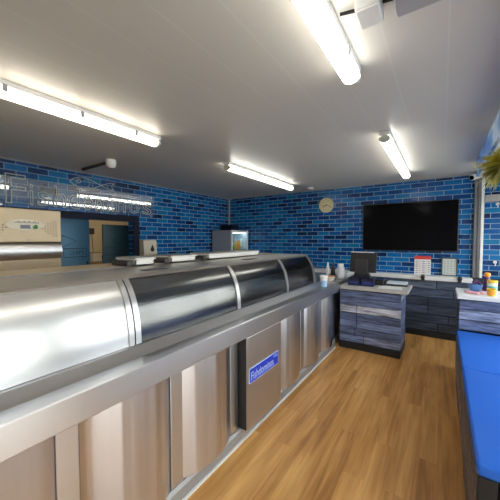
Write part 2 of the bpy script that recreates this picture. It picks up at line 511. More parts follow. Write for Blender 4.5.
# right wall: glazed door near the camera, window over the bench
b = B()
WZ0, WZ1 = .66, 2.12
box(b, XR, XR + T, YF, -.55, 0, ZC + .06)
box(b, XR, XR + T, -.55, 1.25, 2.15, ZC + .06)
box(b, XR, XR + T, 1.25, 1.55, 0, ZC + .06)
box(b, XR, XR + T, 1.55, 5.0, 0, WZ0)
box(b, XR, XR + T, 1.55, 5.0, WZ1, ZC + .06)
box(b, XR, XR + T, 5.0, YB, 0, ZC + .06)
struct('wall_right', b, M['paint'])
b = B()
box(b, XL - T, XR + T, YF - T, YF, 0, ZC + .06)
struct('wall_front', b, M['paint'])

def glazing(name, plane, a0, a1, z0, z1, at, bars, matf, fw=.05):
    t = thing(name, (at, (a0 + a1) / 2, z0) if plane == 'x' else ((a0 + a1) / 2, at, z0), None, None)
    t['kind'] = 'structure'
    fb = B(); gb = B()
    def rect(bm, u0, u1, w0, w1, d):
        if plane == 'x': box(bm, at - d, at + d, u0, u1, w0, w1)
        else: box(bm, u0, u1, at - d, at + d, w0, w1)
    g = .002
    rect(fb, a0 + g, a1 - g, z0 + g, z0 + fw, .03); rect(fb, a0 + g, a1 - g, z1 - fw, z1 - g, .03)
    rect(fb, a0 + g, a0 + fw, z0 + fw, z1 - fw, .03); rect(fb, a1 - fw, a1 - g, z0 + fw, z1 - fw, .03)
    edges = [a0 + fw] + list(bars) + [a1 - fw]
    for q in bars: rect(fb, q - fw / 2, q + fw / 2, z0 + fw, z1 - fw, .03)
    for i, (u, v) in enumerate(zip(edges, edges[1:])):
        rect(gb, u + (fw / 2 if i else 0), v - (fw / 2 if i < len(edges) - 2 else 0), z0 + fw, z1 - fw, .004)
    obj('window_frame', fb, matf, t); obj('pane', gb, M['glass'], t)
    return t
glazing('window_1', 'x', 1.55, 5.0, WZ0, WZ1, XR + T / 2, (2.7, 3.85), M['white_plastic'])
glazing('door_1', 'x', -.55, 1.25, 0.0, 2.15, XR + T / 2, (.35,), M['white_plastic'], .08)

# daylight outside
b = B(); box(b, -25, 30, -30, 30, -.20, -.08); struct('ground', b, M['paving'])

# corner trunking on the back wall and the tall post beside the bay
b = B(); box(b, XL + .012, XL + .045, YB - .045, YB - .001, 0, ZC - .001, .003); struct('trim_2', b, M['grey_plastic'])
b = B()
box(b, .366, .393, YB - .06, YB - .001, 0.935, ZC - .001, .004); box(b, .393, .411, YB - .045, YB - .001, .935, ZC - .001)
box(b, .411, .438, YB - .06, YB - .001, .935, ZC - .001, .004)
struct('trim_3', b, plain('grey_post', (.15, .148, .16), .45))
b = B(); box(b, .444, .478, YB - .055, YB - .001, .935, ZC - .001, .003); struct('trim_4', b, M['white_plastic'])
b = B(); box(b, .482, XR - .01, YB - .07, YB - .001, 2.02, 2.115, .004); struct('trim_5', b, plain('grey_rail', (.38, .37, .36), .5))
# white hooks on the bay tiles
for (x, z, lb) in ((.625, 1.985, 'small white curled hook just under the grey rail at far right'), (.618, 1.165, 'small white round knob on blue tiles above the sauce tubs')):
    t = thing('wall_hook', (x, YB, z), lb, 'hook')
    hb = B(); lathe(hb, [(.022, 0), (.022, .008), (.014, .012)], (x, YB - .001, z), 16, Matrix.Rotation(math.radians(90), 4, 'X')); obj('hook_plate', hb, M['white_plastic'], t, True)
    hb = B(); tube(hb, [(x, YB - .014, z), (x, YB - .04, z - .005), (x, YB - .055, z - .025), (x, YB - .045, z - .045), (x, YB - .03, z - .045)], .007); obj('prong', hb, M['white_plastic'], t, True)

# printed sky board hanging from the ceiling along the bay
b = B(); box(b, .318, .345, .6, 4.40, 2.25, ZC - .001, .002)
o = obj('sky_fascia_board', b, M['skyprint']); tag(o, 'long fascia board printed with blue sky and clouds, under right ceiling edge', 'sign board')
# narrow trim along the top of the tiles
b = B(); box(b, XL + .046, .37, YB - .012, YB - .001, ZC - .016, ZC - .001); box(b, XL + .001, XL + .012, YF, YB - .05, ZC - .016, ZC - .001)
struct('trim_6', b, M['grey_plastic'])

# ------------------------------------------------------------------ room behind the opening
struct_b = B()
box(struct_b, XL - 3.2, XL - 3.1, YF, 4.5, 0, 2.5); box(struct_b, XL - 3.1, XL - T, YF - .1, YF, 0, 2.5); box(struct_b, XL - 3.1, XL - T, 4.5, 4.6, 0, 2.5)
struct('wall_rear_room', struct_b, M['beige'])
b = B(); box(b, XL - 3.2, XL - T, YF, 4.6, 2.5, 2.56); struct('ceiling_rear_room', b, M['paint'])

def leaf_door(name, x, y0, y1, z1, mat, ink, label, dc, dr, zc, bx0, bx1, bz0, bz1):
    t = thing(name, (x, (y0 + y1) / 2, 0), label, 'door')
    bb = B(); box(bb, x - .04, x, y0, y1, .005, z1, .003); obj('door_leaf', bb, mat, t)
    w = y1 - y0; c = (y0 + y1) / 2
    # printed diamond, open frame with a word
    d = B(); R_ = dr; X_ = x + .003
    P = [(X_, dc - R_, zc), (X_, dc, zc + R_ * .45), (X_, dc + R_, zc), (X_, dc, zc - R_ * .45)]
    tube(d, P, .006, 4, True); obj('printed_diamond', d, ink, t)
    d = B(); P = [(X_, bx0, bz0), (X_, bx1, bz0), (X_, bx1, bz1), (X_, bx0, bz1)]
    tube(d, P, .007, 4, True); obj('printed_box', d, ink, t)
    obj('lettering', text_bm('CHIPS', .1, frame_left(X_ - .002, bx0 + (bx1 - bx0) * .25, bz0 + (bz1 - bz0) * .25), .001, 0, 'LEFT', ((bx1 - bx0) * .62, (bz1 - bz0) * .5)), ink, t)
    hb = B(); tube(hb, [(x + .03, y1 - .06, .98), (x + .03, y1 - .06, 1.10)], .01); box(hb, x, x + .03, y1 - .066, y1 - .054, .985, .997); box(hb, x, x + .03, y1 - .066, y1 - .054, 1.083, 1.095)
    obj('handle', hb, M['black_plastic'], t)
    return t
leaf_door('storeroom_door', -5.25, 1.86, 2.56, 2.02, M['skyblue'], M['printline'], 'light blue door with printed diamond and boxed word, seen through the left opening', 2.12, .22, 1.46, 2.13, 2.50, 1.19, 1.335)
leaf_door('storeroom_door', -4.62, 2.47, 2.99, 1.74, M['teal'], plain('shaded_door_print', (.018, .05, .065), .5), 'shade-darkened blue door with printed diamond at right side of the left opening', 2.72, .12, 1.47, 2.50, 2.93, 1.235, 1.36)  # second blue door and its print coloured darker for standing in shade
# beige pillar area: a switch with a pull cord, a shelf with boxes
t = thing('pull_cord_switch', (-7.29, 3.60, 1.55), 'small dark switch with hanging cord on the beige wall beyond the opening', 'switch')
b = B(); box(b, -7.295, -7.25, 3.50, 3.66, 1.62, 1.77, .008); obj('switch_box', b, M['brown_pipe'], t)
b = B(); tube(b, [(-7.27, 3.6, 1.62), (-7.27, 3.62, 1.2), (-7.27, 3.66, .98)], .008, 6); obj('cord', b, M['brown_pipe'], t)
t = thing('storage_shelf', (-7.1, 3.5, 0), 'low tan shelf unit against the beige wall beyond the opening', 'shelf')
b = B(); box(b, -7.29, -6.95, 3.1, 4.3, .92, .95); obj('shelf_board', b, M['wood'], t)
for y in (3.13, 4.24):
    b = B(); box(b, -7.28, -6.97, y, y + .03, 0, .92); obj('side_panel', b, M['wood'], t)
for i, (y, w, h, m_, lb) in enumerate(((3.22, .16, .17, 'wood', 'tan box at the left of the tan shelf beyond the opening'),
                                      (3.48, .22, .20, 'cream_plastic', 'cream box in the middle of the tan shelf beyond the opening'),
                                      (3.80, .20, .12, 'black_plastic', 'black box at the right of the tan shelf beyond the opening'))):
    t = thing('storage_box', (-7.12, y + w / 2, .95), lb, 'box', 'boxes on the shelf beyond the opening')
    b = B(); box(b, -7.24, -7.0, y, y + w, .951, .951 + h, .006); obj('carton', b, M[m_], t)
    b = B(); box(b, -7.245, -6.995, y - .004, y + w + .004, .951 + h, .951 + h + .02, .004); obj('lid', b, M['wood'], t)

# ------------------------------------------------------------------ shop sign on the left wall
t = thing('shop_sign', (XL, 2.05, 1.88), 'clear acrylic sign with outlined letters and fish on left tiled wall', 'sign')
b = B(); box(b, XL + .035, XL + .041, 1.00, 3.13, 1.885, 2.225, .001); obj('acrylic_panel', b, M['acrylic'], t)
for i in range(4):
    b = B(); y = (1.06, 3.07)[i % 2]; z = (1.898, 2.21)[i // 2]
    lathe(b, [(.012, 0), (.012, .046)], (XL, y, z), 12, Matrix.Rotation(math.radians(90), 4, 'Y')); obj('standoff', b, M['chrome'], t, True)
lb = B()
letters = [('F', 1.10, .20, .35), ('i', 1.335, .035, .26), ('s', 1.41, .13, .185), ('h', 1.585, .15, .275), ('d', 1.765, .11 + .03, .28),
           ('o', 1.935, .15, .18), ('m', 2.115, .21, .175), ('i', 2.36, .035, .25), ('n', 2.43, .16, .175), ('o', 2.64, .19, .185), ('s', 2.89, .17, .18)]
for ch, y, w, h in letters:
    tb = text_bm(ch, .3, frame_left(XL + .048, y, 1.912), 0, .0038, 'LEFT', (w, h))
    merge(lb, tb)
obj('lettering', lb, M['letter'], t)
fb = B()
C = (2.02, 2.285)
top = catmull([(1.80, 2.285), (1.86, 2.335), (1.97, 2.365), (2.10, 2.335), (2.22, 2.29), (2.33, 2.255), (2.42, 2.245)], 5)
bot = catmull([(1.80, 2.285), (1.87, 2.235), (1.98, 2.205), (2.11, 2.235), (2.22, 2.285), (2.33, 2.335), (2.42, 2.345)], 5)
tail = catmull([(2.42, 2.245), (2.385, 2.295), (2.42, 2.345)], 5)
gill = catmull([(2.03, 2.345), (2.06, 2.285), (2.02, 2.225)], 5)
for c in (top, bot, tail, gill): tube(fb, [(XL + .012, y, z) for y, z in c], .005, 6)
tube(fb, [(XL + .012, 1.915 + .026 * math.cos(a * math.pi / 6), 2.305 + .026 * math.sin(a * math.pi / 6)) for a in range(12)], .005, 6, True)
obj('fish_outline', fb, M['letter'], t)

# ------------------------------------------------------------------ serving counter (lower, bowed steel panels)
CY0, CY1 = -.90, 3.835
t = thing('serving_counter', (-1.5, 1.5, 0), 'long stainless steel serving counter with bowed front panels along left side', 'counter')
b = B(); box(b, -1.95, -1.235, CY0, 4.72, .10, .862); obj('carcass', b, M['steel'], t)
b = B(); box(b, -1.93, -1.232, CY0, 4.70, .0, .10); prism_y(b, [(-1.232, .0), (-1.198, .0), (-1.198, .080), (-1.212, .098), (-1.232, .098)], CY0, CY1); obj('plinth', b, plain('dull_steel_plinth', (.36, .355, .35), .55, metal=.5), t)
b = B(); box(b, -1.1975, -1.184, CY0, CY1, 0, .012); obj('floor_seal', b, M['seal'], t)
# apron and worktop
b = B()
prism_y(b, [(-1.235, .785), (-1.150, .785), (-1.146, .790), (-1.146, .902), (-1.150, .906), (-1.160, .906), (-1.26, .897), (-1.275, .905), (-1.325, .934), (-1.345, .935), (-1.345, .865), (-1.235, .865)], CY0, CY1)
obj('apron_rail', b, M['steel'], t)
b = B(); box(b, -1.95, -1.346, CY0, CY1, .865, .9); box(b, -1.95, -1.19, CY1, 4.75, .865, .9, .003); obj('worktop', b, M['steel_top'], t)
pil = [-.14, .49, 1.045, 1.575, 2.215, 2.765, 3.30, 3.80]
for i, y in enumerate(pil):
    w = .042 if i < 7 else .03
    b = B(); box(b, -1.235, -1.215, y - w, y + w, .10, .785, .003); obj('upright', b, M['steel'], t)
for i, (a, c) in enumerate(zip(pil, pil[1:])):
    if i == 3: continue
    y0, y1 = a + .046, c - .046
    n = 18
    outer = []
    for k in range(n + 1):
        f = k / n
        bow = .060 * (math.sin(math.pi * f) ** .75) if i != 0 else .060 * (math.sin(math.pi * f) ** .75)
        outer.append((-1.222 + bow, y0 + (y1 - y0) * f))
    inner = [(x - .004, y) for x, y in outer]
    b = B(); prism_z(b, outer + inner[::-1], .102, .784); obj('bowed_panel', b, M['steel_v'], t, True, 30)
# projecting service door carrying the blue plate
b = B(); box(b, -1.235, -1.150, 1.640, 2.165, .085, .784, .004); obj('service_door', b, M['steel_d'], t)
b = B(); box(b, -1.232, -1.154, 1.632, 1.6385, .102, .784); obj('slot_shade', b, M['slot'], t)  # thin black sheet painted in for the shaded gap beside the door
# blue plate
t = thing('name_plate', (-1.149, 1.88, .43), 'small blue plate with pale lettering on the steel service door', 'sign')
b = B(); box(b, -1.149, -1.146, 1.665, 2.105, .432, .545, .001); obj('plate_border', b, M['signwhite'], t)
b = B(); box(b, -1.146, -1.1445, 1.672, 2.098, .438, .539); obj('plate', b, M['signblue'], t)
obj('lettering', text_bm('Fishdominos', .06, frame_left(-1.1443, 1.69, .452), .0004, 0, 'LEFT', (.33, .062)), M['signwhite'], t)
fb = B(); X_ = -1.1442
for sgn in (1, -1):
    tube(fb, [(X_, y, .517 + sgn * z) for y, z in catmull([(2.02, 0), (2.04, .010), (2.065, .003), (2.085, -.009)], 4)], .0016, 5)
obj('fish_outline', fb, M['signwhite'], t)

# ------------------------------------------------------------------ heated display (upper, curved front)
t = thing('frying_range', (-1.6, 1.5, .935), 'curved stainless frying range with dark glass fronts on the steel counter', 'frying range')
P = catmull([(-1.348, .937), (-1.353, 1.02), (-1.376, 1.13), (-1.416, 1.215), (-1.468, 1.280)], 6)
def shell(bm, y0, y1, d0, d1):
    a = offset_curve(P, d0); c = offset_curve(P, d1)
    prism_y(bm, a + c[::-1], y0, y1)
RY0, RY1 = -.88, 3.45
b = B(); shell(b, RY0, -.055, 0, .004); obj('hood_panel', b, M['steel_hood'], t, True, 30)
b = B(); shell(b, -.035, .842, 0, .004); obj('hood_panel', b, M['steel_hood'], t, True, 30)
# pressed crease of the hood panel
for (y0, y1) in ((.912, 1.785), (1.825, 2.648), (2.688, 3.412)):
    b = B(); shell(b, y0, y1, 0, .005); obj('curved_glass', b, M['darkglass'], t, True, 30)
for (y0, y1) in ((-.055, -.035), (.842, .872), (.880, .912), (1.785, 1.825), (2.648, 2.688), (3.412, 3.452)):
    b = B(); shell(b, y0, y1, -.006, .012); obj('curved_frame', b, M['steel_frame'], t, True, 30)
b = B()
prism_y(b, [(-1.468, 1.282), (-1.452, 1.276), (-1.448, 1.284), (-1.462, 1.296), (-1.905, 1.296), (-1.905, 1.26), (-1.49, 1.26)], RY0, RY1 + .004)
obj('top_panel', b, M['steel_top'], t)
b = B(); box(b, -1.93, -1.91, RY0, RY1, .902, 1.30); obj('back_panel', b, plain('dark_steel_lining', (.20, .20, .20), .4, metal=.6), t)
ecap = [(x, z) for x, z in offset_curve(P, -.008)]
b = B(); prism_y(b, [(-1.905, .937)] + ecap + [(-1.905, 1.258)], RY1 - .03, RY1 - .006); obj('end_panel', b, M['dgrey_plastic'], t)
b = B(); box(b, -1.900, -1.36, .90, RY1 - .04, .902, .935); obj('inner_deck', b, plain('grey_inner_deck', (.10, .10, .10), .4), t)
b = B(); box(b, -1.80, -1.52, .95, RY1 - .06, 1.10, 1.11); obj('inner_shelf', b, M['steel_top'], t)
for (y0, y1) in ((1.10, 1.28), (2.22, 2.40)):
    b = B(); box(b, -1.62, -1.55, y0, y1, 1.2965, 1.300, .001); obj('flush_handle', b, M['dgrey_plastic'], t)
# rear gantry shelf of the range, warm coloured
b = B(); box(b, -2.28, -1.935, RY0, RY1, 1.255, 1.300, .004); obj('rear_shelf', b, M['steel_cream'], t)
b = B(); box(b, -2.25, -1.96, RY0, RY1, 0.005, 1.254); obj('rear_cabinet', b, M['steel_top'], t)

# trays resting along the rear edge
def tray(y0, y1, lbl, x0=-2.10, x1=-1.86):
    t = thing('serving_tray', ((x0 + x1) / 2, (y0 + y1) / 2, 1.301), lbl, 'tray', 'trays along the back of the frying range')
    z0 = 1.302
    b = B(); h = .042
    box(b, x0, x1, y0 + .03, y1, z0, z0 + .008)
    for a in ((x0, x0 + .008, y0 + .03, y1), (x1 - .008, x1, y0 + .03, y1), (x0, x1, y0 + .03, y0 + .038), (x0, x1, y1 - .008, y1)): box(b, *a, z0, z0 + h)
    box(b, x0 - .012, x1 + .012, y0 + .02, y1 + .012, z0 + h, z0 + h + .008, .003)
    obj('pan', b, M['white_plastic'], t)
    b = B(); box(b, x0 + .02, x1 - .01, y0 - .03, y0 + .019, z0, z0 + h - .004, .006); obj('end_handle', b, M['dgrey_plastic'], t)
    b = B(); box(b, x0 - .008, x1 + .008, y0 + .024, y1 + .008, z0 + h + .0085, z0 + h + .016, .003); obj('lid', b, M['steel_top'], t)
tray(1.20, 1.39, 'white lidded tray on frying range, nearest of the three trays')
tray(1.53, 1.84, 'white lidded tray on frying range, middle of the three trays')
tray(1.98, 2.90, 'long white lidded tray on frying range, in front of the corner fridge')

# ------------------------------------------------------------------ equipment behind the counter
t = thing('fryer_cabinet', (-3.75, .6, 0), 'warm toned steel cabinet with round roll front and control oval at left', 'cabinet')
HX, HY0, HY1 = -3.30, -.45, 1.325
b = B(); box(b, XL + .06, HX, HY0, HY1, 1.468, 1.79, .008); obj('control_fascia', b, M['steel_cream'], t)
b = B(); box(b, XL + .06, HX - .02, HY0, HY1, .005, 1.30, .004); obj('lower_body', b, M['steel_cream'], t)
b = B(); prof = [(XL + .06, 1.30)] + [(HX - .04 + .05 * math.cos(a), 1.383 + .083 * math.sin(a)) for a in [math.radians(-88 + 176 * k / 14) for k in range(15)]] + [(XL + .06, 1.467)]
prism_y(b, prof, HY0, HY1); obj('roll_front', b, M['steel'], t, True, 50)
b = B(); lathe(b, [(0, 0), (.10, 0), (.10, .006), (0, .006)], (0, 0, 0), 32)
bmesh.ops.transform(b, matrix=Matrix.Translation((HX, 1.02, 1.635)) @ Matrix(((0, 0, 1, 0), (1.55, 0, 0, 0), (0, .52, 0, 0), (0, 0, 0, 1))), verts=b.verts[:])
ov = obj('oval_label', b, M['cream_plastic'], t, True)
b = B(); box(b, HX + .0065, HX + .010, .975, 1.055, 1.60, 1.635); obj('display', b, M['lcd'], t)
b = B(); lathe(b, [(.02, 0), (.02, .008), (.014, .012)], (HX + .006, 1.095, 1.618), 16, Matrix.Rotation(math.radians(90), 4, 'Y')); obj('button', b, M['green_led'], t, True)
b = B()
for k in range(14):
    y = .935 + k * .014; h = .009 + .006 * ((k * 7) % 3)
    box(b, HX + .0065, HX + .008, y, y + .008, 1.652, 1.652 + h)
obj('printed_line', b, M['ink'], t)
b = B()
for j in range(7):
    for k in range(6):
        if k + (6 - j if j > 3 else j) < 2 + (j == 3): pass
        if abs(j - 3) > k * .9 + .2: continue
        y = 1.155 + k * .024; z = 1.60 + (j - 3) * .024
        lathe(b, [(.006, 0), (.006, .002)], (HX, y, z + .005), 6, Matrix.Rotation(math.radians(90), 4, 'Y'))
obj('vent_holes', b, M['slot'], t)
b = B()
for j in range(7):
    for k in range(5):
        if abs(j - 3) > k * .9 + .2: continue
        y = .872 - k * .024; z = 1.60 + (j - 3) * .024
        lathe(b, [(.006, 0), (.006, .002)], (HX, y, z + .005), 6, Matrix.Rotation(math.radians(90), 4, 'Y'))
obj('vent_holes', b, M['slot'], t)
b = B(); box(b, HX, HX + .006, 1.02, 1.05, 1.485, 1.497); obj('badge', b, M['grey_plastic'], t)

# paper towel dispenser on the left wall
t = thing('towel_dispenser', (XL, 2.955, 1.19), 'cream paper towel dispenser with dark drop window on left tiled wall', 'dispenser')
b = B(); prism_y(b, [(XL + .001, 1.19), (XL + .12, 1.21), (XL + .15, 1.25), (XL + .14, 1.46), (XL + .11, 1.485), (XL + .001, 1.485)], 2.835, 3.09); obj('cover', b, M['cream_plastic'], t)
b = B()
drop = [(math.sin(a) * .036, -math.cos(a) * .036) for a in [math.radians(-130 + 260 * k / 14) for k in range(15)]] + [(0, .085)]
tt = bmesh.new(); f1 = [tt.verts.new((XL + .152, 3.0 + y, 1.32 + z)) for y, z in drop]; f0 = [tt.verts.new((XL + .142, 3.0 + y, 1.32 + z)) for y, z in drop]
tt.faces.new(f1)
for k in range(len(drop)):
    j = (k + 1) % len(drop); tt.faces.new((f0[k], f0[j], f1[j], f1[k]))
merge(b, tt); obj('level_window', b, M['black_plastic'], t)

# corner fridge, glass door towards the counter
t = thing('drinks_fridge', (-3.88, 4.88, 0), 'grey upright fridge with lit glass door in the back left corner', 'fridge')
FX0, FX1, FY0, FY1, FZ = -4.14, -3.60, 4.60, 5.19, 1.68
b = B()
box(b, FX0, FX1 - .03, FY0, FY0 + .03, .05, FZ); box(b, FX0, FX1 - .03, FY1 - .03, FY1, .05, FZ)
box(b, FX0, FX0 + .03, FY0 + .03, FY1 - .03, .05, FZ); box(b, FX0 + .03, FX1 - .03, FY0 + .03, FY1 - .03, FZ - .05, FZ); box(b, FX0 + .03, FX1 - .03, FY0 + .03, FY1 - .03, .05, .3)
obj('cabinet_body', b, plain('grey_fridge_side', (.30, .33, .40), .35), t)
b = B()
for a in ((FY0, FY0 + .03, .3, FZ), (FY1 - .03, FY1, .3, FZ)): box(b, FX1 - .029, FX1, a[0], a[1], a[2], a[3])
box(b, FX1 - .029, FX1, FY0 + .03, FY1 - .03, FZ - .035, FZ); box(b, FX1 - .029, FX1, FY0 + .03, FY1 - .03, .3, .36)
dr = obj('door', b, M['white_plastic'], t)
b = B(); box(b, FX1 - .018, FX1 - .010, FY0 + .03, FY1 - .03, .36, FZ - .035); obj('pane', b, M['fridgeglass'], dr)
b = B(); box(b, FX0 + .031, FX1 - .034, FY0 + .032, FY0 + .036, .31, FZ - .06); box(b, FX0 + .031, FX1 - .034, FY1 - .036, FY1 - .032, .31, FZ - .06); box(b, FX0 + .031, FX0 + .035, FY0 + .036, FY1 - .036, .31, FZ - .06); obj('white_lining', b, plain('fridge_lining', (.55, .68, .78), .4), t)
b = B(); box(b, FX1 - .10, FX1 - .04, FY0 + .06, FY1 - .06, FZ - .062, FZ - .0505); obj('interior_lamp', b, emit('fridge_lamp', (.85, .95, 1), 9), t)
for z in (.7, 1.02, 1.25):
    b = B(); box(b, FX0 + .04, FX1 - .07, FY0 + .038, FY1 - .038, z, z + .01); obj('shelf', b, M['chrome'], t)
for i, (y, z, h, m_, nm) in enumerate(((4.70, 1.26, .13, 'green', 'green'), (4.80, 1.26, .12, 'green', 'green'), (4.90, 1.26, .22, 'yellow', 'yellow'), (5.00, 1.26, .24, 'orange', 'orange'), (5.09, 1.26, .25, 'cream_plastic', 'cream'))):
    pos = ('green bottle nearest the front on the fridge shelf', 'second green bottle from front on the fridge shelf', 'yellow bottle on the fridge shelf', 'orange bottle on the fridge shelf', 'cream bottle at the far end of the fridge shelf')[i]
    tb = thing('drink_bottle', (-3.73, y, z), pos, 'bottle', 'bottles on the fridge shelf')
    b = B(); lathe(b, [(.030, 0), (.034, .01), (.034, h * .6), (.014, h * .82), (.013, h * .9)], (-3.73, y, z + .001), 14); obj('bottle_body', b, M[m_], tb, True)
    b = B(); lathe(b, [(.016, 0), (.016, h * .1)], (-3.73, y, z + .001 + h * .9), 12); obj('cap', b, M['white_plastic'], tb, True)
t = thing('storage_crate', (-3.95, 4.95, FZ), 'dark crate standing on top of the corner fridge', 'crate')
b = B(); z0 = FZ + .001
box(b, -4.12, -3.84, 4.86, 5.16, z0, z0 + .015)
for a in ((-4.12, -4.105, 4.86, 5.16), (-3.855, -3.84, 4.86, 5.16), (-4.12, -3.84, 4.86, 4.875), (-4.12, -3.84, 5.145, 5.16)): box(b, *a, z0, z0 + .12)
obj('tub', b, M['navy'], t)
b = B(); box(b, -4.125, -3.835, 4.855, 5.165, z0 + .12, z0 + .135, .004); obj('rim', b, M['black_plastic'], t)

# ------------------------------------------------------------------ board cladding
def boards(bm, axis, a0, a1, face, depth, z0, rows, tints, splits, gap=.009, jit=.005):
    """rows: list of heights; a along axis; face: plane coordinate, depth outward sign"""
    z = z0
    for r, h in enumerate(rows):
        cuts = [a0] + [a0 + (a1 - a0) * s for s in splits[r % len(splits)]] + [a1]
        for k, (u, v) in enumerate(zip(cuts, cuts[1:])):
            d = depth + (abs(depth) / depth) * random.uniform(0, jit)
            tn = tints[(r * 3 + k) % len(tints)] if not isinstance(tints[0], (list, tuple)) else tints[r][k % len(tints[r])]
            lo, hi = min(face, face + d), max(face, face + d)
            if axis == 'x': box(bm, u + gap / 2, v - gap / 2, lo, hi, z + gap / 2, z + h - gap / 2, .0025, seg=1, tint=tn)
            else: box(bm, lo, hi, u + gap / 2, v - gap / 2, z + gap / 2, z + h - gap / 2, .0025, seg=1, tint=tn)
        z += h

# till counter
t = thing('till_counter', (-.8, 4.2, 0), 'till counter clad in weathered blue boards with pale grey top', 'counter')
b = B(); box(b, -1.165, -.43, 3.945, 4.43, .09, .812); obj('carcass', b, M['navy'], t)
b = B(); box(b, -1.165, -.405, 3.90, 4.43, .0, .088, .003); obj('kickboard', b, M['black_matt'], t)
b = B()
boards(b, 'x', -1.165, -.405, 3.944, -.025, .09, [.10, .10, .10, .105, .105, .10, .10],
       [[.62, .75], [.38, .30], [.55, .60], [.25, .3], [.95, .98], [.45], [.40]], [[.42], [.27], [.0001 + .3], [.3], [.3], [], []])
obj('front_boards', b, M['planks'], t)
b = B(); boards(b, 'y', 3.95, 4.43, -.429, .02, .09, [.10, .10, .10, .105, .105, .10, .10], [.5, .35, .6, .3, .8, .4, .45], [[]]); obj('side_boards', b, M['planks'], t)
b = B(); box(b, -1.172, -.335, 3.875, 4.50, .815, .852, .004); obj('worktop', b, M['greywood_lam'], t)

# low board wall with white ledge below the television
t = thing('dado_unit', (-.8, 5.15, 0), 'low shade-darkened board wall with a white ledge under the television', 'ledge unit')
b = B(); box(b, -2.25, .36, 5.085, YB - .002, .0, .868); obj('carcass', b, M['navy'], t)
b = B(); box(b, -2.25, .355, 5.045, 5.084, .0, .085); obj('kickboard', b, M['black_matt'], t)
b = B()
boards(b, 'x', -2.25, .355, 5.084, -.026, .087, [.13, .13, .13, .13, .13, .13], [[.3, .2, .35, .25], [.12, .25, .3, .15], [.45, .2, .5, .3], [.3, .5, .25, .2], [.6, .8, .55, .45], [.75, .6, .85, .5]],
       [[.3, .62, .85], [.2, .55, .9], [.35, .66, .8], [.25, .6, .8], [.3, .66, .92], [.2, .66, .84]])
obj('boards', b, M['planks_dark_shaded'], t)  # board tone darkened for the weaker light at the back
b = B(); box(b, -2.25, .362, 5.035, YB - .002, .870, .932, .004); obj('ledge', b, M['white_lam'], t)
b = B(); box(b, .364, XR - .004, 5.085, YB - .002, .0, .932); struct('trim_7', b, M['planks_dark_shaded'])

# ------------------------------------------------------------------ television, clock, posters
t = thing('television', (-.48, 5.22, 1.70), 'large black flat television on blue tiled back wall', 'television')
b = B(); box(b, -1.158, .192, 5.195, 5.235, 1.300, 2.086, .006); obj('casing', b, M['black_plastic'], t)
b = B(); box(b, -1.146, .180, 5.191, 5.1945, 1.318, 2.074, .001); obj('screen', b, M['black_gloss'], t)
b = B(); box(b, -.7, -.27, 5.236, 5.2495, 1.5, 1.9); obj('wall_bracket', b, M['dgrey_plastic'], t)

t = thing('wall_clock', (-1.83, 5.24, 2.135), 'round cream wall clock high on the blue tiles', 'clock')
RX = Matrix.Rotation(math.radians(90), 4, 'X'); cc = (-1.83, 5.248, 2.135)
b = B(); lathe(b, [(.130, 0), (.140, .012), (.138, .03), (.118, .034), (.116, .022)], cc, 40, RX); obj('rim', b, plain('pale_gold_rim', (.62, .56, .34), .35), t, True)
b = B(); lathe(b, [(.116, .0), (.116, .02), (0, .02)], cc, 40, RX); obj('face', b, M['clockface'], t)
b = B()
for k in range(12):
    a = k * math.pi / 6; r_ = .098
    b = B(); box(b, cc[0] + r_ * math.sin(a) - .004, cc[0] + r_ * math.sin(a) + .004, 5.2255, 5.2275, cc[2] + r_ * math.cos(a) - .011, cc[2] + r_ * math.cos(a) + .011, rot=Matrix.Rotation(a, 4, 'Y')); obj('hour_mark', b, M['ink'], t)
for a, l, w, nm in ((math.radians(245), .075, .006, 'hour_hand'), (math.radians(112), .10, .004, 'minute_hand')):
    b = B(); box(b, cc[0] - w, cc[0] + w, 5.2215, 5.2240, cc[2] - .015, cc[2] + l, rot=Matrix.Rotation(a, 4, 'Y'), piv=(cc[0], 5.223, cc[2])); obj(nm, b, M['black_plastic'], t)

t = thing('price_poster', (-.255, 5.24, .94), 'white poster with red heading standing on the ledge below television', 'poster')
b = B(); box(b, -.368, -.145, 5.236, 5.240, .934, 1.225); obj('sheet', b, M['paper'], t)
b = B(); box(b, -.368, -.145, 5.2345, 5.2358, 1.172, 1.225); obj('heading', b, M['red'], t)
for (x, w, m_) in ((-.352, .03, 'ink'), (-.262, .035, 'ink'), (-.185, .025, 'ink'), (-.315, .035, 'ink_pink'), (-.222, .025, 'ink_pink')):
    b = B()
    for r in range(7):
        z = 1.145 - r * .03
        box(b, x, x + w, 5.2345, 5.2358, z - .011, z)
    obj('printed_column', b, M[m_], t)

t = thing('framed_notice', (.09, 5.23, .935), 'dark framed notice leaning on the ledge beneath the television right end', 'framed notice')
b = B()
x0, x1, z0, z1 = -.008, .192, .934, 1.215
for a in ((x0, x1, z0, z0 + .015), (x0, x1, z1 - .02, z1), (x0, x0 + .014, z0 + .015, z1 - .02), (x1 - .014, x1, z0 + .015, z1 - .02)): box(b, a[0], a[1], 5.225, 5.245, a[2], a[3])
obj('frame', b, plain('dark_green_frame', (.03, .06, .06), .4), t)
b = B(); box(b, x0 + .014, x1 - .014, 5.234, 5.240, z0 + .015, z1 - .02); obj('sheet', b, plain('pale_sheet', (.52, .55, .52), .5), t)
ggp = plain('grey_green_print', (.34, .37, .36), .5)
for c in range(4):
    b = B()
    for r in range(6): box(b, .02 + c * .042, .045 + c * .042, 5.2325, 5.2338, .965 + r * .036, .983 + r * .036)
    obj('printed_column', b, ggp, t)

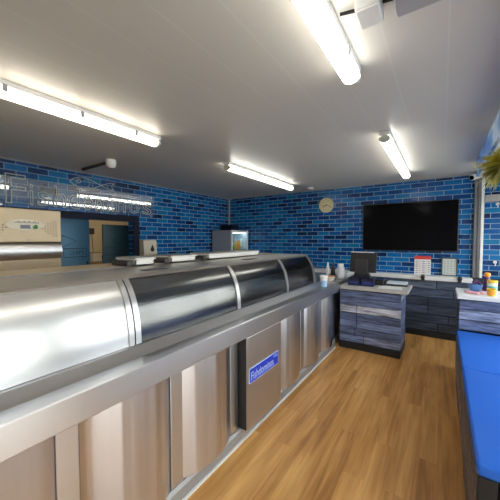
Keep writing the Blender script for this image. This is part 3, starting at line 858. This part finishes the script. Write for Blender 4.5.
# black hooks on the front of the ledge
for x, lb in ((-.237, 'black knobbed hook on white ledge below the two notices'), (.215, 'black knobbed hook on white ledge beside the grey post')):
    t = thing('ledge_hook', (x, 5.03, .84), lb, 'hook')
    b = B(); box(b, x - .022, x + .022, 5.024, 5.0345, .86, .955, .003); obj('hook_plate', b, M['dgrey_plastic'], t)
    b = B(); tube(b, [(x, 5.024, .925), (x, 4.99, .925)], .009); lathe(b, [(0, -.03), (.022, -.02), (.03, 0), (.022, .02), (0, .03)], (x, 4.975, .925), 16); obj('knob', b, M['black_plastic'], t, True)

# ------------------------------------------------------------------ till area
t = thing('till_monitor', (-.93, 4.16, .853), 'black till screen seen from behind on the till counter', 'till')
b = B(); box(b, -1.06, -.80, 4.22, 4.42, .853, .880, .006); obj('base', b, M['black_plastic'], t)
tiltm = Matrix.Rotation(math.radians(-14), 4, 'X')
b = B(); box(b, -1.120, -.760, 4.215, 4.25, 1.02, 1.305, .008, rot=tiltm, piv=(-.94, 4.23, 1.02)); obj('screen_casing', b, M['black_plastic'], t)
b = B(); box(b, -1.116, -.80, 4.217, 4.248, 1.3055, 1.317, .002, rot=tiltm, piv=(-.94, 4.23, 1.02)); obj('top_edge', b, M['white_plastic'], t)
b = B(); prism_z(b, [(-1.03, 4.17), (-.86, 4.17), (-.86, 4.21), (-1.03, 4.21)], 1.0, 1.2)
t2 = bmesh.new()
q = [(-1.09, 4.20, .88), (-.80, 4.20, .88), (-.80, 4.36, .88), (-1.09, 4.36, .88), (-1.02, 4.172, 1.06), (-.87, 4.172, 1.06), (-.87, 4.21, 1.06), (-1.02, 4.21, 1.06)]
vs = [t2.verts.new(p) for p in q]
for f in ((0, 1, 2, 3), (4, 5, 6, 7), (0, 1, 5, 4), (1, 2, 6, 5), (2, 3, 7, 6), (3, 0, 4, 7)): t2.faces.new([vs[i] for i in f])
merge(b, t2); obj('stand', b, M['dgrey_plastic'], t)

def small_box(name, x0, x1, y0, y1, z0, h, mat, label, cat, group=None, lidm=None):
    t = thing(name, ((x0 + x1) / 2, (y0 + y1) / 2, z0), label, cat, group)
    b = B(); z0 += .001
    box(b, x0, x1, y0, y1, z0, z0 + .006)
    for a in ((x0, x0 + .006, y0, y1), (x1 - .006, x1, y0, y1), (x0 + .006, x1 - .006, y0, y0 + .006), (x0 + .006, x1 - .006, y1 - .006, y1)): box(b, *a, z0 + .006, z0 + h)
    obj('box_body', b, mat, t)
    b = B(); box(b, x0 - .003, x1 + .003, y0 - .003, y0 - .0005, z0 + h * .72, z0 + h * .95); obj('front_rim', b, lidm or M['black_plastic'], t)
    b = B(); box(b, x0 + .02, x1 - .02, y0 - .003, y0 - .0005, z0 + h * .25, z0 + h * .6); obj('front_label', b, plain('purple_blue_label', (.02, .035, .17), .4), t)
    return t
small_box('counter_box', -1.085, -.935, 4.03, 4.155, .852, .10, M['boxblue'], 'dark blue open box on the till counter, directly before the till stand', 'box', 'blue boxes before the till')
small_box('counter_box', -.915, -.755, 4.03, 4.155, .852, .105, M['boxblue'], 'dark blue open box on the till counter, right of the other blue box', 'box', 'blue boxes before the till')
t = thing('card_terminal', (-.72, 4.3, .852), 'black card machine behind the right blue box on till counter', 'card machine')
b = B(); box(b, -.785, -.655, 4.22, 4.42, .854, .93, .01); obj('terminal_body', b, M['black_plastic'], t)
b = B(); box(b, -.765, -.675, 4.30, 4.40, .931, .934); obj('display', b, M['lcd'], t)
t = thing('cash_tray', (-.52, 4.36, .852), 'flat silver topped keyboard tray at the right of the till counter', 'tray')
b = B(); box(b, -.635, -.375, 4.27, 4.48, .854, .875, .004); obj('tray_base', b, M['black_plastic'], t)
b = B(); box(b, -.630, -.385, 4.28, 4.47, .8755, .900, .004); obj('silver_top', b, plain('silver_plastic', (.62, .68, .75), .3), t)
t = thing('paper_sheet', (-.55, 4.1, .8525), 'white paper sheet lying on the till counter before the silver tray', 'paper')
b = B(); box(b, -.70, -.42, 3.98, 4.20, .8528, .8548, rot=Matrix.Rotation(math.radians(6), 4, 'Z')); obj('sheet', b, M['paper'], t)

# ------------------------------------------------------------------ items on the steel counter by the till
ZT = .9
t = thing('white_tub', (-1.27, 3.60, ZT), 'white and pale blue tub beside the frying range end', 'tub')
zt = .905
b = B(); lathe(b, [(.038, 0), (.045, .075)], (-1.216, 3.41, .9065), 24); obj('blue_band', b, M['bluewhite'], t, True)
b = B(); lathe(b, [(.045, .0751), (.050, .125), (.054, .129), (.054, .137), (.047, .137), (.043, .09), (0, .09)], (-1.216, 3.41, .9065), 24); obj('rim', b, M['white_plastic'], t, True)
t = thing('squeeze_jar', (-1.235, 3.98, ZT), 'white patterned jar left of the till on the steel counter', 'jar')
b = B(); lathe(b, [(.050, 0), (.058, .01), (.066, .08), (.060, .15), (.040, .185)], (-1.262, 4.27, .901), 24); obj('jar_body', b, plain('white_blotched', (.60, .60, .66), .35, noise=.35, nscale=45), t, True)
b = B(); lathe(b, [(.042, .185), (.044, .215), (.038, .222), (0, .222)], (-1.262, 4.27, .901), 24); obj('lid', b, M['white_plastic'], t, True)
t = thing('sauce_bottle', (-1.42, 4.28, ZT), 'black sauce bottle behind the snack bowl', 'bottle')
b = B(); lathe(b, [(.030, 0), (.033, .01), (.033, .115), (.016, .15), (.014, .165)], (-1.475, 4.58, .901), 18); obj('bottle_body', b, M['black_plastic'], t, True)
b = B(); lathe(b, [(.016, .1655), (.016, .185), (.006, .20), (0, .202)], (-1.475, 4.58, .901), 14); obj('cap', b, M['dgrey_plastic'], t, True)
t = thing('sauce_bottle', (-1.52, 4.25, ZT), 'slim white bottle left of the black sauce bottle', 'bottle')
b = B(); lathe(b, [(.026, 0), (.028, .01), (.028, .12), (.013, .165)], (-1.555, 4.55, .901), 18); obj('bottle_body', b, M['white_plastic'], t, True)
b = B(); lathe(b, [(.014, .1655), (.014, .185), (.005, .215), (0, .217)], (-1.555, 4.55, .901), 14); obj('cap', b, M['white_plastic'], t, True)
t = thing('snack_bowl', (-1.3, 3.80, ZT), 'white bowl of orange crumbs on the steel counter', 'bowl')
b = B(); lathe(b, [(.04, 0), (.05, .008), (.085, .065), (.088, .066), (.083, .066), (.046, .014), (0, .012)], (-1.325, 3.95, .901), 28); obj('bowl', b, plain('off_white_bowl', (.66, .58, .50), .35), t, True)
b = B(); lathe(b, [(.078, .056), (.05, .072), (0, .080)], (-1.325, 3.95, .901), 20); o = obj('crumbs', b, M['food'], t, True); o['kind'] = 'stuff'
t = thing('folded_cloth', (-1.3, 4.3, ZT), 'white folded cloth between the jar and the till', 'cloth')
b = B()
for k, (dx, dy) in enumerate(((0, 0), (.006, .008), (-.004, .004))): box(b, -1.34 + dx, -1.205 + dx, 4.46 + dy, 4.64 + dy, .902 + k * .022, .922 + k * .022, .008, seg=3)
obj('folds', b, M['paper'], t, True)

# ------------------------------------------------------------------ bench and side counter
BX0, BX1, BY0, BY1 = .140, 1.085, 1.47, 3.535
t = thing('bench', (.6, 2.5, 0), 'long bench clad in weathered boards under the right hand window', 'bench')
b = B(); box(b, BX0 + .022, BX1, BY0 + .022, BY1, .0, .512); obj('carcass', b, M['black_matt'], t)
b = B(); boards(b, 'y', BY0 + .045, BY1, BX0 + .0215, -.018, .004, [.126, .126, .126, .128], [.4, .7, .2, .6, .9, .3, .5], [[.35, .7], [.5], [.2, .65], [.4]]); obj('front_boards', b, M['planks_brown'], t)
b = B(); boards(b, 'x', BX0 + .07, BX1, BY0 + .0215, -.018, .004, [.126, .126, .126, .128], [.6, .4, .8, .5], [[], [.5], [], [.6]]); obj('end_boards', b, M['planks_dark_shaded'], t)
b = B(); box(b, BX0 + .002, BX0 + .066, BY0, BY0 + .042, .0, .512, .003); obj('corner_post', b, M['black_matt'], t)
YS = 2.515
for y0, y1, lb in ((BY0 - .005, YS - .003, 'blue vinyl seat pad at the near end of the bench'), (YS + .003, BY1 - .005, 'blue vinyl seat pad at the far end of the bench')):
    t = thing('seat_pad', ((BX0 + BX1) / 2, (y0 + y1) / 2, .513), lb, 'cushion', 'blue bench seat pads')
    b = B(); box(b, BX0 - .004, BX1, y0, y1, .514, .572, .016, seg=4); obj('pad', b, M['blue_vinyl'], t, True, 60)
    zz = .543
    b = B(); tube(b, [(BX0 - .005, y0 + .012, .556), (BX0 - .005, y1 - .012, .556)], .003, 6); obj('piping', b, plain('dark_blue_piping', (.006, .04, .22), .5), t, True)

t = thing('side_counter', (.6, 3.78, 0), 'white topped side counter clad in blue boards at end of bench', 'counter')
b = B(); box(b, .175, BX1, 3.57, 4.0, .0, .887); obj('carcass', b, M['navy'], t)
b = B(); boards(b, 'x', .15, BX1, 3.5695, -.022, .576, [.105, .105, .10], [[.55, .4], [.75, .5], [.4, .65]], [[.5], [.6], [.4]]); obj('front_boards', b, M['planks'], t)
b = B(); boards(b, 'y', 3.575, 4.0, .1745, -.02, .004, [.11] * 8, [.35, .5, .25, .45, .3, .6], [[]]); obj('side_boards', b, M['planks_dark_shaded'], t)
b = B(); box(b, .135, BX1, 3.53, 4.03, .890, .932, .004); obj('worktop', b, M['white_lam'], t)

ZS = .932
def tub(name, c, prof, mat, label, cat, lid=None, lidm=None, band=None, bandm=None, group=None):
    t = thing(name, (c[0], c[1], ZS), label, cat, group)
    b = B(); lathe(b, prof, (c[0], c[1], ZS + .001), 24); obj('body', b, mat, t, True)
    if band: b = B(); lathe(b, band, (c[0], c[1], ZS + .001), 24); obj('printed_band', b, bandm, t, True)
    if lid: b = B(); lathe(b, lid, (c[0], c[1], ZS + .001), 24); obj('lid', b, lidm, t, True)
    return t
tub('sauce_tub', (.437, 3.83), [(.038, 0), (.042, .01), (.042, .110)], M['tubwhite'], 'white tub with yellow lid and teal band on side counter', 'tub',
    [(.044, .111), (.045, .126), (.041, .133), (0, .133)], M['yellow'], [(.0425, .03), (.0432, .031), (.0432, .075), (.0425, .076)], M['tealprint'])
tub('sauce_cup', (.412, 3.645), [(.029, 0), (.033, .01), (.038, .066), (.040, .070), (.036, .070), (.030, .015), (0, .012)], M['yellow'], 'small yellow cup at the front of the side counter', 'cup',
    None, None, [(.0332, .010), (.0375, .055), (.0386, .055), (.0342, .010)], M['orange'])
tub('mustard_bottle', (.408, 3.965), [(.030, 0), (.034, .01), (.034, .11), (.018, .15)], M['purple'], 'dark bottle with round orange cap on the side counter', 'bottle',
    [(.020, .151), (.028, .160), (.031, .175), (.025, .192), (.010, .20), (0, .201)], M['orange'])
t = thing('sweet_bowl', (.335, 3.9, ZS), 'light blue bowl heaped with wrapped sweets on the side counter', 'bowl')
b = B(); lathe(b, [(.040, 0), (.046, .006), (.062, .055), (.065, .075), (.061, .075), (.057, .055), (.042, .014), (0, .012)], (.305, 3.90, ZS + .001), 28); obj('bowl', b, M['bowlblue'], t, True)
b = B(); random.seed(3)
for k in range(26):
    a = random.uniform(0, 6.28); r_ = random.uniform(0, .045); z = ZS + .070 + (.05 - r_) * .8 + random.uniform(0, .008)
    box(b, .305 + r_ * math.cos(a) - .014, .305 + r_ * math.cos(a) + .014, 3.90 + r_ * math.sin(a) - .009, 3.90 + r_ * math.sin(a) + .009, z - .007, z + .007, .003,
        rot=Matrix.Rotation(random.uniform(0, 3), 4, 'Z') @ Matrix.Rotation(random.uniform(-.5, .5), 4, 'X'), seg=1)
o = obj('wrapped_sweets', b, M['purple'], t); o['kind'] = 'stuff'
for i, (x, y, r_, lb) in enumerate(((.232, 3.70, .3, 'pink sweet packet lying at the left end of the side counter'),
                                    (.285, 3.655, -.4, 'pink sweet packet lying at the front edge before the blue bowl'),
                                    (.335, 3.72, .9, 'pink sweet packet lying right before the blue bowl'))):
    t = thing('sweet_packet', (x, y, ZS), lb, 'packet', 'pink packets on the side counter')
    R3 = Matrix.Rotation(r_, 4, 'Z'); pv = (x, y, ZS)
    b = B(); box(b, x - .03, x + .03, y - .024, y + .024, ZS + .001, ZS + .026, .011, rot=R3, piv=pv, seg=3); obj('packet_body', b, M['pink'], t, True)
    for s in (-1, 1):
        b = B(); box(b, x + s * .031 - .010, x + s * .031 + .010, y - .020, y + .020, ZS + .012, ZS + .0145, rot=R3, piv=pv); obj('crimped_end', b, M['white_plastic'], t)

# ------------------------------------------------------------------ hanging plant under the sky board
PX, PY, PZ = .405, 3.0, 2.03
t = thing('hanging_plant', (PX, PY, PZ), 'yellow green bushy plant hanging below the sky board at far right', 'plant')
b = B(); lathe(b, [(.05, 0), (.07, .08), (.075, .085), (.065, .085), (.045, .012), (0, .01)], (PX, PY, PZ - .03), 20); obj('pot', b, M['leaf_dark'], t, True)
for k in range(3):
    b = B(); a = k * 2.094 + .5; tube(b, [(PX + .07 * math.cos(a), PY + .07 * math.sin(a), PZ + .05), (PX, PY, ZC - .002)], .002, 5)
    obj('hanger', b, M['black_plastic'], t)
random.seed(11)
def blade(bm, p, d, L, w, droop):
    tt = bmesh.new()
    d = Vector(d).normalized(); side = d.cross(Vector((0, 0, 1)))
    if side.length < .1: side = Vector((1, 0, 0))
    side.normalize()
    n = 5; rows = []
    for i in range(n + 1):
        f = i / n
        ww = w * (math.sin(math.pi * (.12 + .86 * f)) ** .8)
        c = Vector(p) + d * L * f + Vector((0, 0, -droop * L * f * f))
        rows.append((tt.verts.new(c - side * ww), tt.verts.new(c + Vector((0, 0, ww * .4))), tt.verts.new(c + side * ww)))
    for a, c in zip(rows, rows[1:]):
        tt.faces.new((a[0], a[1], c[1], c[0])); tt.faces.new((a[1], a[2], c[2], c[1]))
    merge(bm, tt)
b = B(); bd = B()
for k in range(620):
    az = random.uniform(0, 6.283); el = random.uniform(-1.0, 1.1)
    d = (math.cos(az) * math.cos(el), math.sin(az) * math.cos(el), math.sin(el))
    p = (PX + d[0] * .05, PY + d[1] * .06, PZ + .06 + d[2] * .03)
    L = random.uniform(.10, .185)
    if d[2] > 0 and abs(p[0] + d[0] * L - .33) < .06: L = min(L, max(.05, (2.235 - p[2]) / max(d[2], .01)))
    blade(b if (d[2] > -.15 or k % 4 == 0) else bd, p, d, L, random.uniform(.005, .011), random.uniform(.0, .45))
for k in range(80):
    az = random.uniform(-1.2, 1.2)
    blade(bd if k % 2 else b, (PX + random.uniform(-.03, .08), PY + random.uniform(-.08, .08), PZ - .02), (math.cos(az), math.sin(az), random.uniform(-.6, -.1)), random.uniform(.14, .26), .005, random.uniform(.3, .9))
obj('foliage', b, M['leaf'], t); obj('dry_foliage', bd, M['leaf_dark'], t)

# ------------------------------------------------------------------ ceiling fittings
def batten(x, y0, y1, mat, label):
    t = thing('ceiling_light', (x, (y0 + y1) / 2, ZC - .1), label, 'light', 'long tube ceiling lights')
    b = B(); box(b, x - .042, x + .042, y0, y1, ZC - .036, ZC - .001, .004); obj('housing', b, M['white_plastic'], t)
    b = B(); n = 16
    pr = [(x + .046 * math.cos(a), ZC - .062 + .034 * math.sin(a) * (1 if math.sin(a) < 0 else .72)) for a in [2 * math.pi * k / n for k in range(n)]]
    prism_y(b, pr, y0 + .03, y1 - .03); obj('diffuser', b, mat, t, True, 50)
    for yy in ((y0 + .002, y0 + .0295), (y1 - .0295, y1 - .002)):
        b = B(); prism_y(b, pr, *yy); obj('end_cap', b, M['end_cap'], t)
    for k in range(4):
        y = y0 + (y1 - y0) * (.14 + .24 * k)
        for s in (-1, 1):
            b = B(); box(b, x + s * .0475 - .003, x + s * .0475 + .003, y - .012, y + .012, ZC - .072, ZC - .030); obj('clip', b, M['grey_plastic'], t)
batten(-2.19, -.10, 1.70, M['tube'], 'long warm ceiling light nearest the camera on the left, above the counter')
batten(-2.20, 2.71, 4.51, M['tube_cool'], 'long ceiling light further back on the left, before the corner')
batten(-.43, -.16, 1.64, M['tube_cool'], 'long ceiling light nearest the camera, cut by the top of the picture')
batten(-.44, 2.72, 4.56, M['tube_cool'], 'long ceiling light in front of the television')

t = thing('storeroom_light', (-5.9, 2.6, 2.42), 'long warm ceiling light in the room beyond the left opening', 'light')
b = B(); box(b, -5.95, -5.85, 1.6, 3.6, 2.46, 2.499, .004); obj('housing', b, M['white_plastic'], t)
b = B(); box(b, -5.945, -5.855, 1.63, 3.57, 2.40, 2.459, .02); obj('diffuser', b, emit('lit_store_diffuser', (1, .9, .74), 14), t, True)
# spray or speaker on a brown rod above the left wall
t = thing('ceiling_sensor', (-3.27, 1.86, ZC - .08), 'white round sensor with brown rod on ceiling near the shop sign', 'sensor')
b = B(); tube(b, [(-3.95, 1.86, ZC - .022), (-3.36, 1.865, ZC - .022)], .018, 10); obj('rod', b, M['brown_pipe'], t, True)
b = B(); lathe(b, [(0, -.05), (.035, -.045), (.055, -.02), (.06, .02), (.055, .048)], (-3.27, 1.86, ZC - .05), 24); obj('sensor_head', b, M['white_plastic'], t, True)
b = B(); lathe(b, [(0, -.018), (.018, -.012), (.02, 0)], (-3.25, 1.83, ZC - .098), 14); obj('lens', b, plain('pink_lens', (.5, .3, .3), .2), t, True)
t = thing('smoke_detector', (-2.0, 4.95, ZC - .05), 'small white detector on ceiling before the back wall, above the clock', 'detector')
b = B(); lathe(b, [(.035, -.035), (.05, -.03), (.055, -.012), (.055, -.001)], (-2.03, 4.95, ZC), 24); obj('detector_body', b, M['white_plastic'], t, True)
b = B(); lathe(b, [(0, -.042), (.02, -.041), (.022, -.0355)], (-2.03, 4.95, ZC), 16); obj('grille', b, M['grey_plastic'], t, True)

t = thing('junction_box', (-.26, 1.23, ZC - .06), 'pale plastic box on ceiling beside the nearest light', 'junction box')
b = B(); box(b, -.305, -.215, 1.165, 1.285, ZC - .055, ZC - .001, .010, seg=3); obj('box_body', b, plain('pale_grey_box', (.62, .62, .62), .4), t, True)
b = B(); box(b, -.300, -.220, 1.170, 1.280, ZC - .060, ZC - .0555, .002); obj('cover', b, M['white_plastic'], t)
t = thing('ceiling_cable', (-.3, 1.22, ZC - .02), 'dark cable along ceiling from nearest light to the pale junction box', 'cable')
b = B(); tube(b, [(-.372, 1.205, ZC - .012), (-.307, 1.222, ZC - .012)], .007, 8); obj('cable', b, M['black_plastic'], t, True)
t = thing('ceiling_cable', (-.19, 1.24, ZC - .02), 'short dark cable between the pale junction box and the dark grey box', 'cable')
b = B(); tube(b, [(-.214, 1.235, ZC - .012), (-.171, 1.245, ZC - .012)], .007, 8); obj('cable', b, M['black_plastic'], t, True)
t = thing('control_box', (-.05, 1.24, ZC - .06), 'dark grey box on ceiling beside the pale junction box', 'control box')
b = B(); box(b, -.17, .16, 1.14, 1.285, ZC - .062, ZC - .001, .008); obj('box_body', b, plain('mid_grey_box', (.34, .34, .37), .45), t)
b = B(); box(b, -.165, .155, 1.145, 1.28, ZC - .067, ZC - .0625, .002); obj('cover', b, plain('grey_box_cover', (.38, .38, .41), .45), t)

# CCTV camera at the top of the post
t = thing('security_camera', (.35, 5.1, ZC - .06), 'white bullet security camera under ceiling at top of the grey post', 'camera')
b = B(); lathe(b, [(.03, -.03), (.035, -.001)], (.42, 5.10, ZC), 18); obj('mount', b, M['white_plastic'], t, True)
A = Vector((.435, 5.10, 2.395)); Cc = Vector((.315, 4.99, 2.345)); dd = (Cc - A).normalized()
q = dd.to_track_quat('Z', 'Y').to_matrix().to_4x4(); L = (Cc - A).length
b = B(); lathe(b, [(0, 0), (.034, .004), (.040, .02), (.040, L - .004), (.034, L)], A, 20, q); obj('camera_body', b, M['white_plastic'], t, True)
b = B(); lathe(b, [(.032, L + .0005), (.032, L + .004), (0, L + .006)], A, 20, q); obj('lens', b, M['black_gloss'], t, True)

# ------------------------------------------------------------------ light, world, camera
W = bpy.data.worlds.new('World'); S.world = W; W.use_nodes = True
nt = W.node_tree; bg = nt.nodes['Background']
tc = N(nt, 'ShaderNodeTexCoord'); sp = N(nt, 'ShaderNodeSeparateXYZ'); nt.links.new(tc.outputs['Generated'], sp.inputs[0])
rp = N(nt, 'ShaderNodeValToRGB'); e = rp.color_ramp.elements
e[0].position = 0; e[0].color = (1, .98, .95, 1); e[1].position = .8; e[1].color = (.80, .90, 1, 1)
nt.links.new(sp.outputs['Z'], rp.inputs[0]); nt.links.new(rp.outputs[0], bg.inputs[0])
bg.inputs[1].default_value = 4.5

cam = bpy.data.cameras.new('Camera'); co = bpy.data.objects.new('Camera', cam); COL.objects.link(co)
f, yaw, pit, rol = 281.624249, .599788041, -.0396514, -.000878
cam.sensor_fit = 'HORIZONTAL'; cam.sensor_width = 36; cam.lens = 36 * f / 500
cam.clip_start = .02
F = Vector((-math.sin(yaw) * math.cos(pit), math.cos(yaw) * math.cos(pit), math.sin(pit)))
r = Vector((math.cos(yaw), math.sin(yaw), 0)); u = r.cross(F)
r2 = r * math.cos(rol) + u * math.sin(rol); u2 = -r * math.sin(rol) + u * math.cos(rol)
mw = Matrix((r2, u2, -F)).transposed().to_4x4(); mw.translation = (0, 0, 1.5)
co.matrix_world = mw
S.camera = co
vs = S.view_settings
vs.view_transform = 'Standard'; vs.look = 'None'; vs.gamma = 1; vs.use_curve_mapping = False
vs.exposure = 0.5
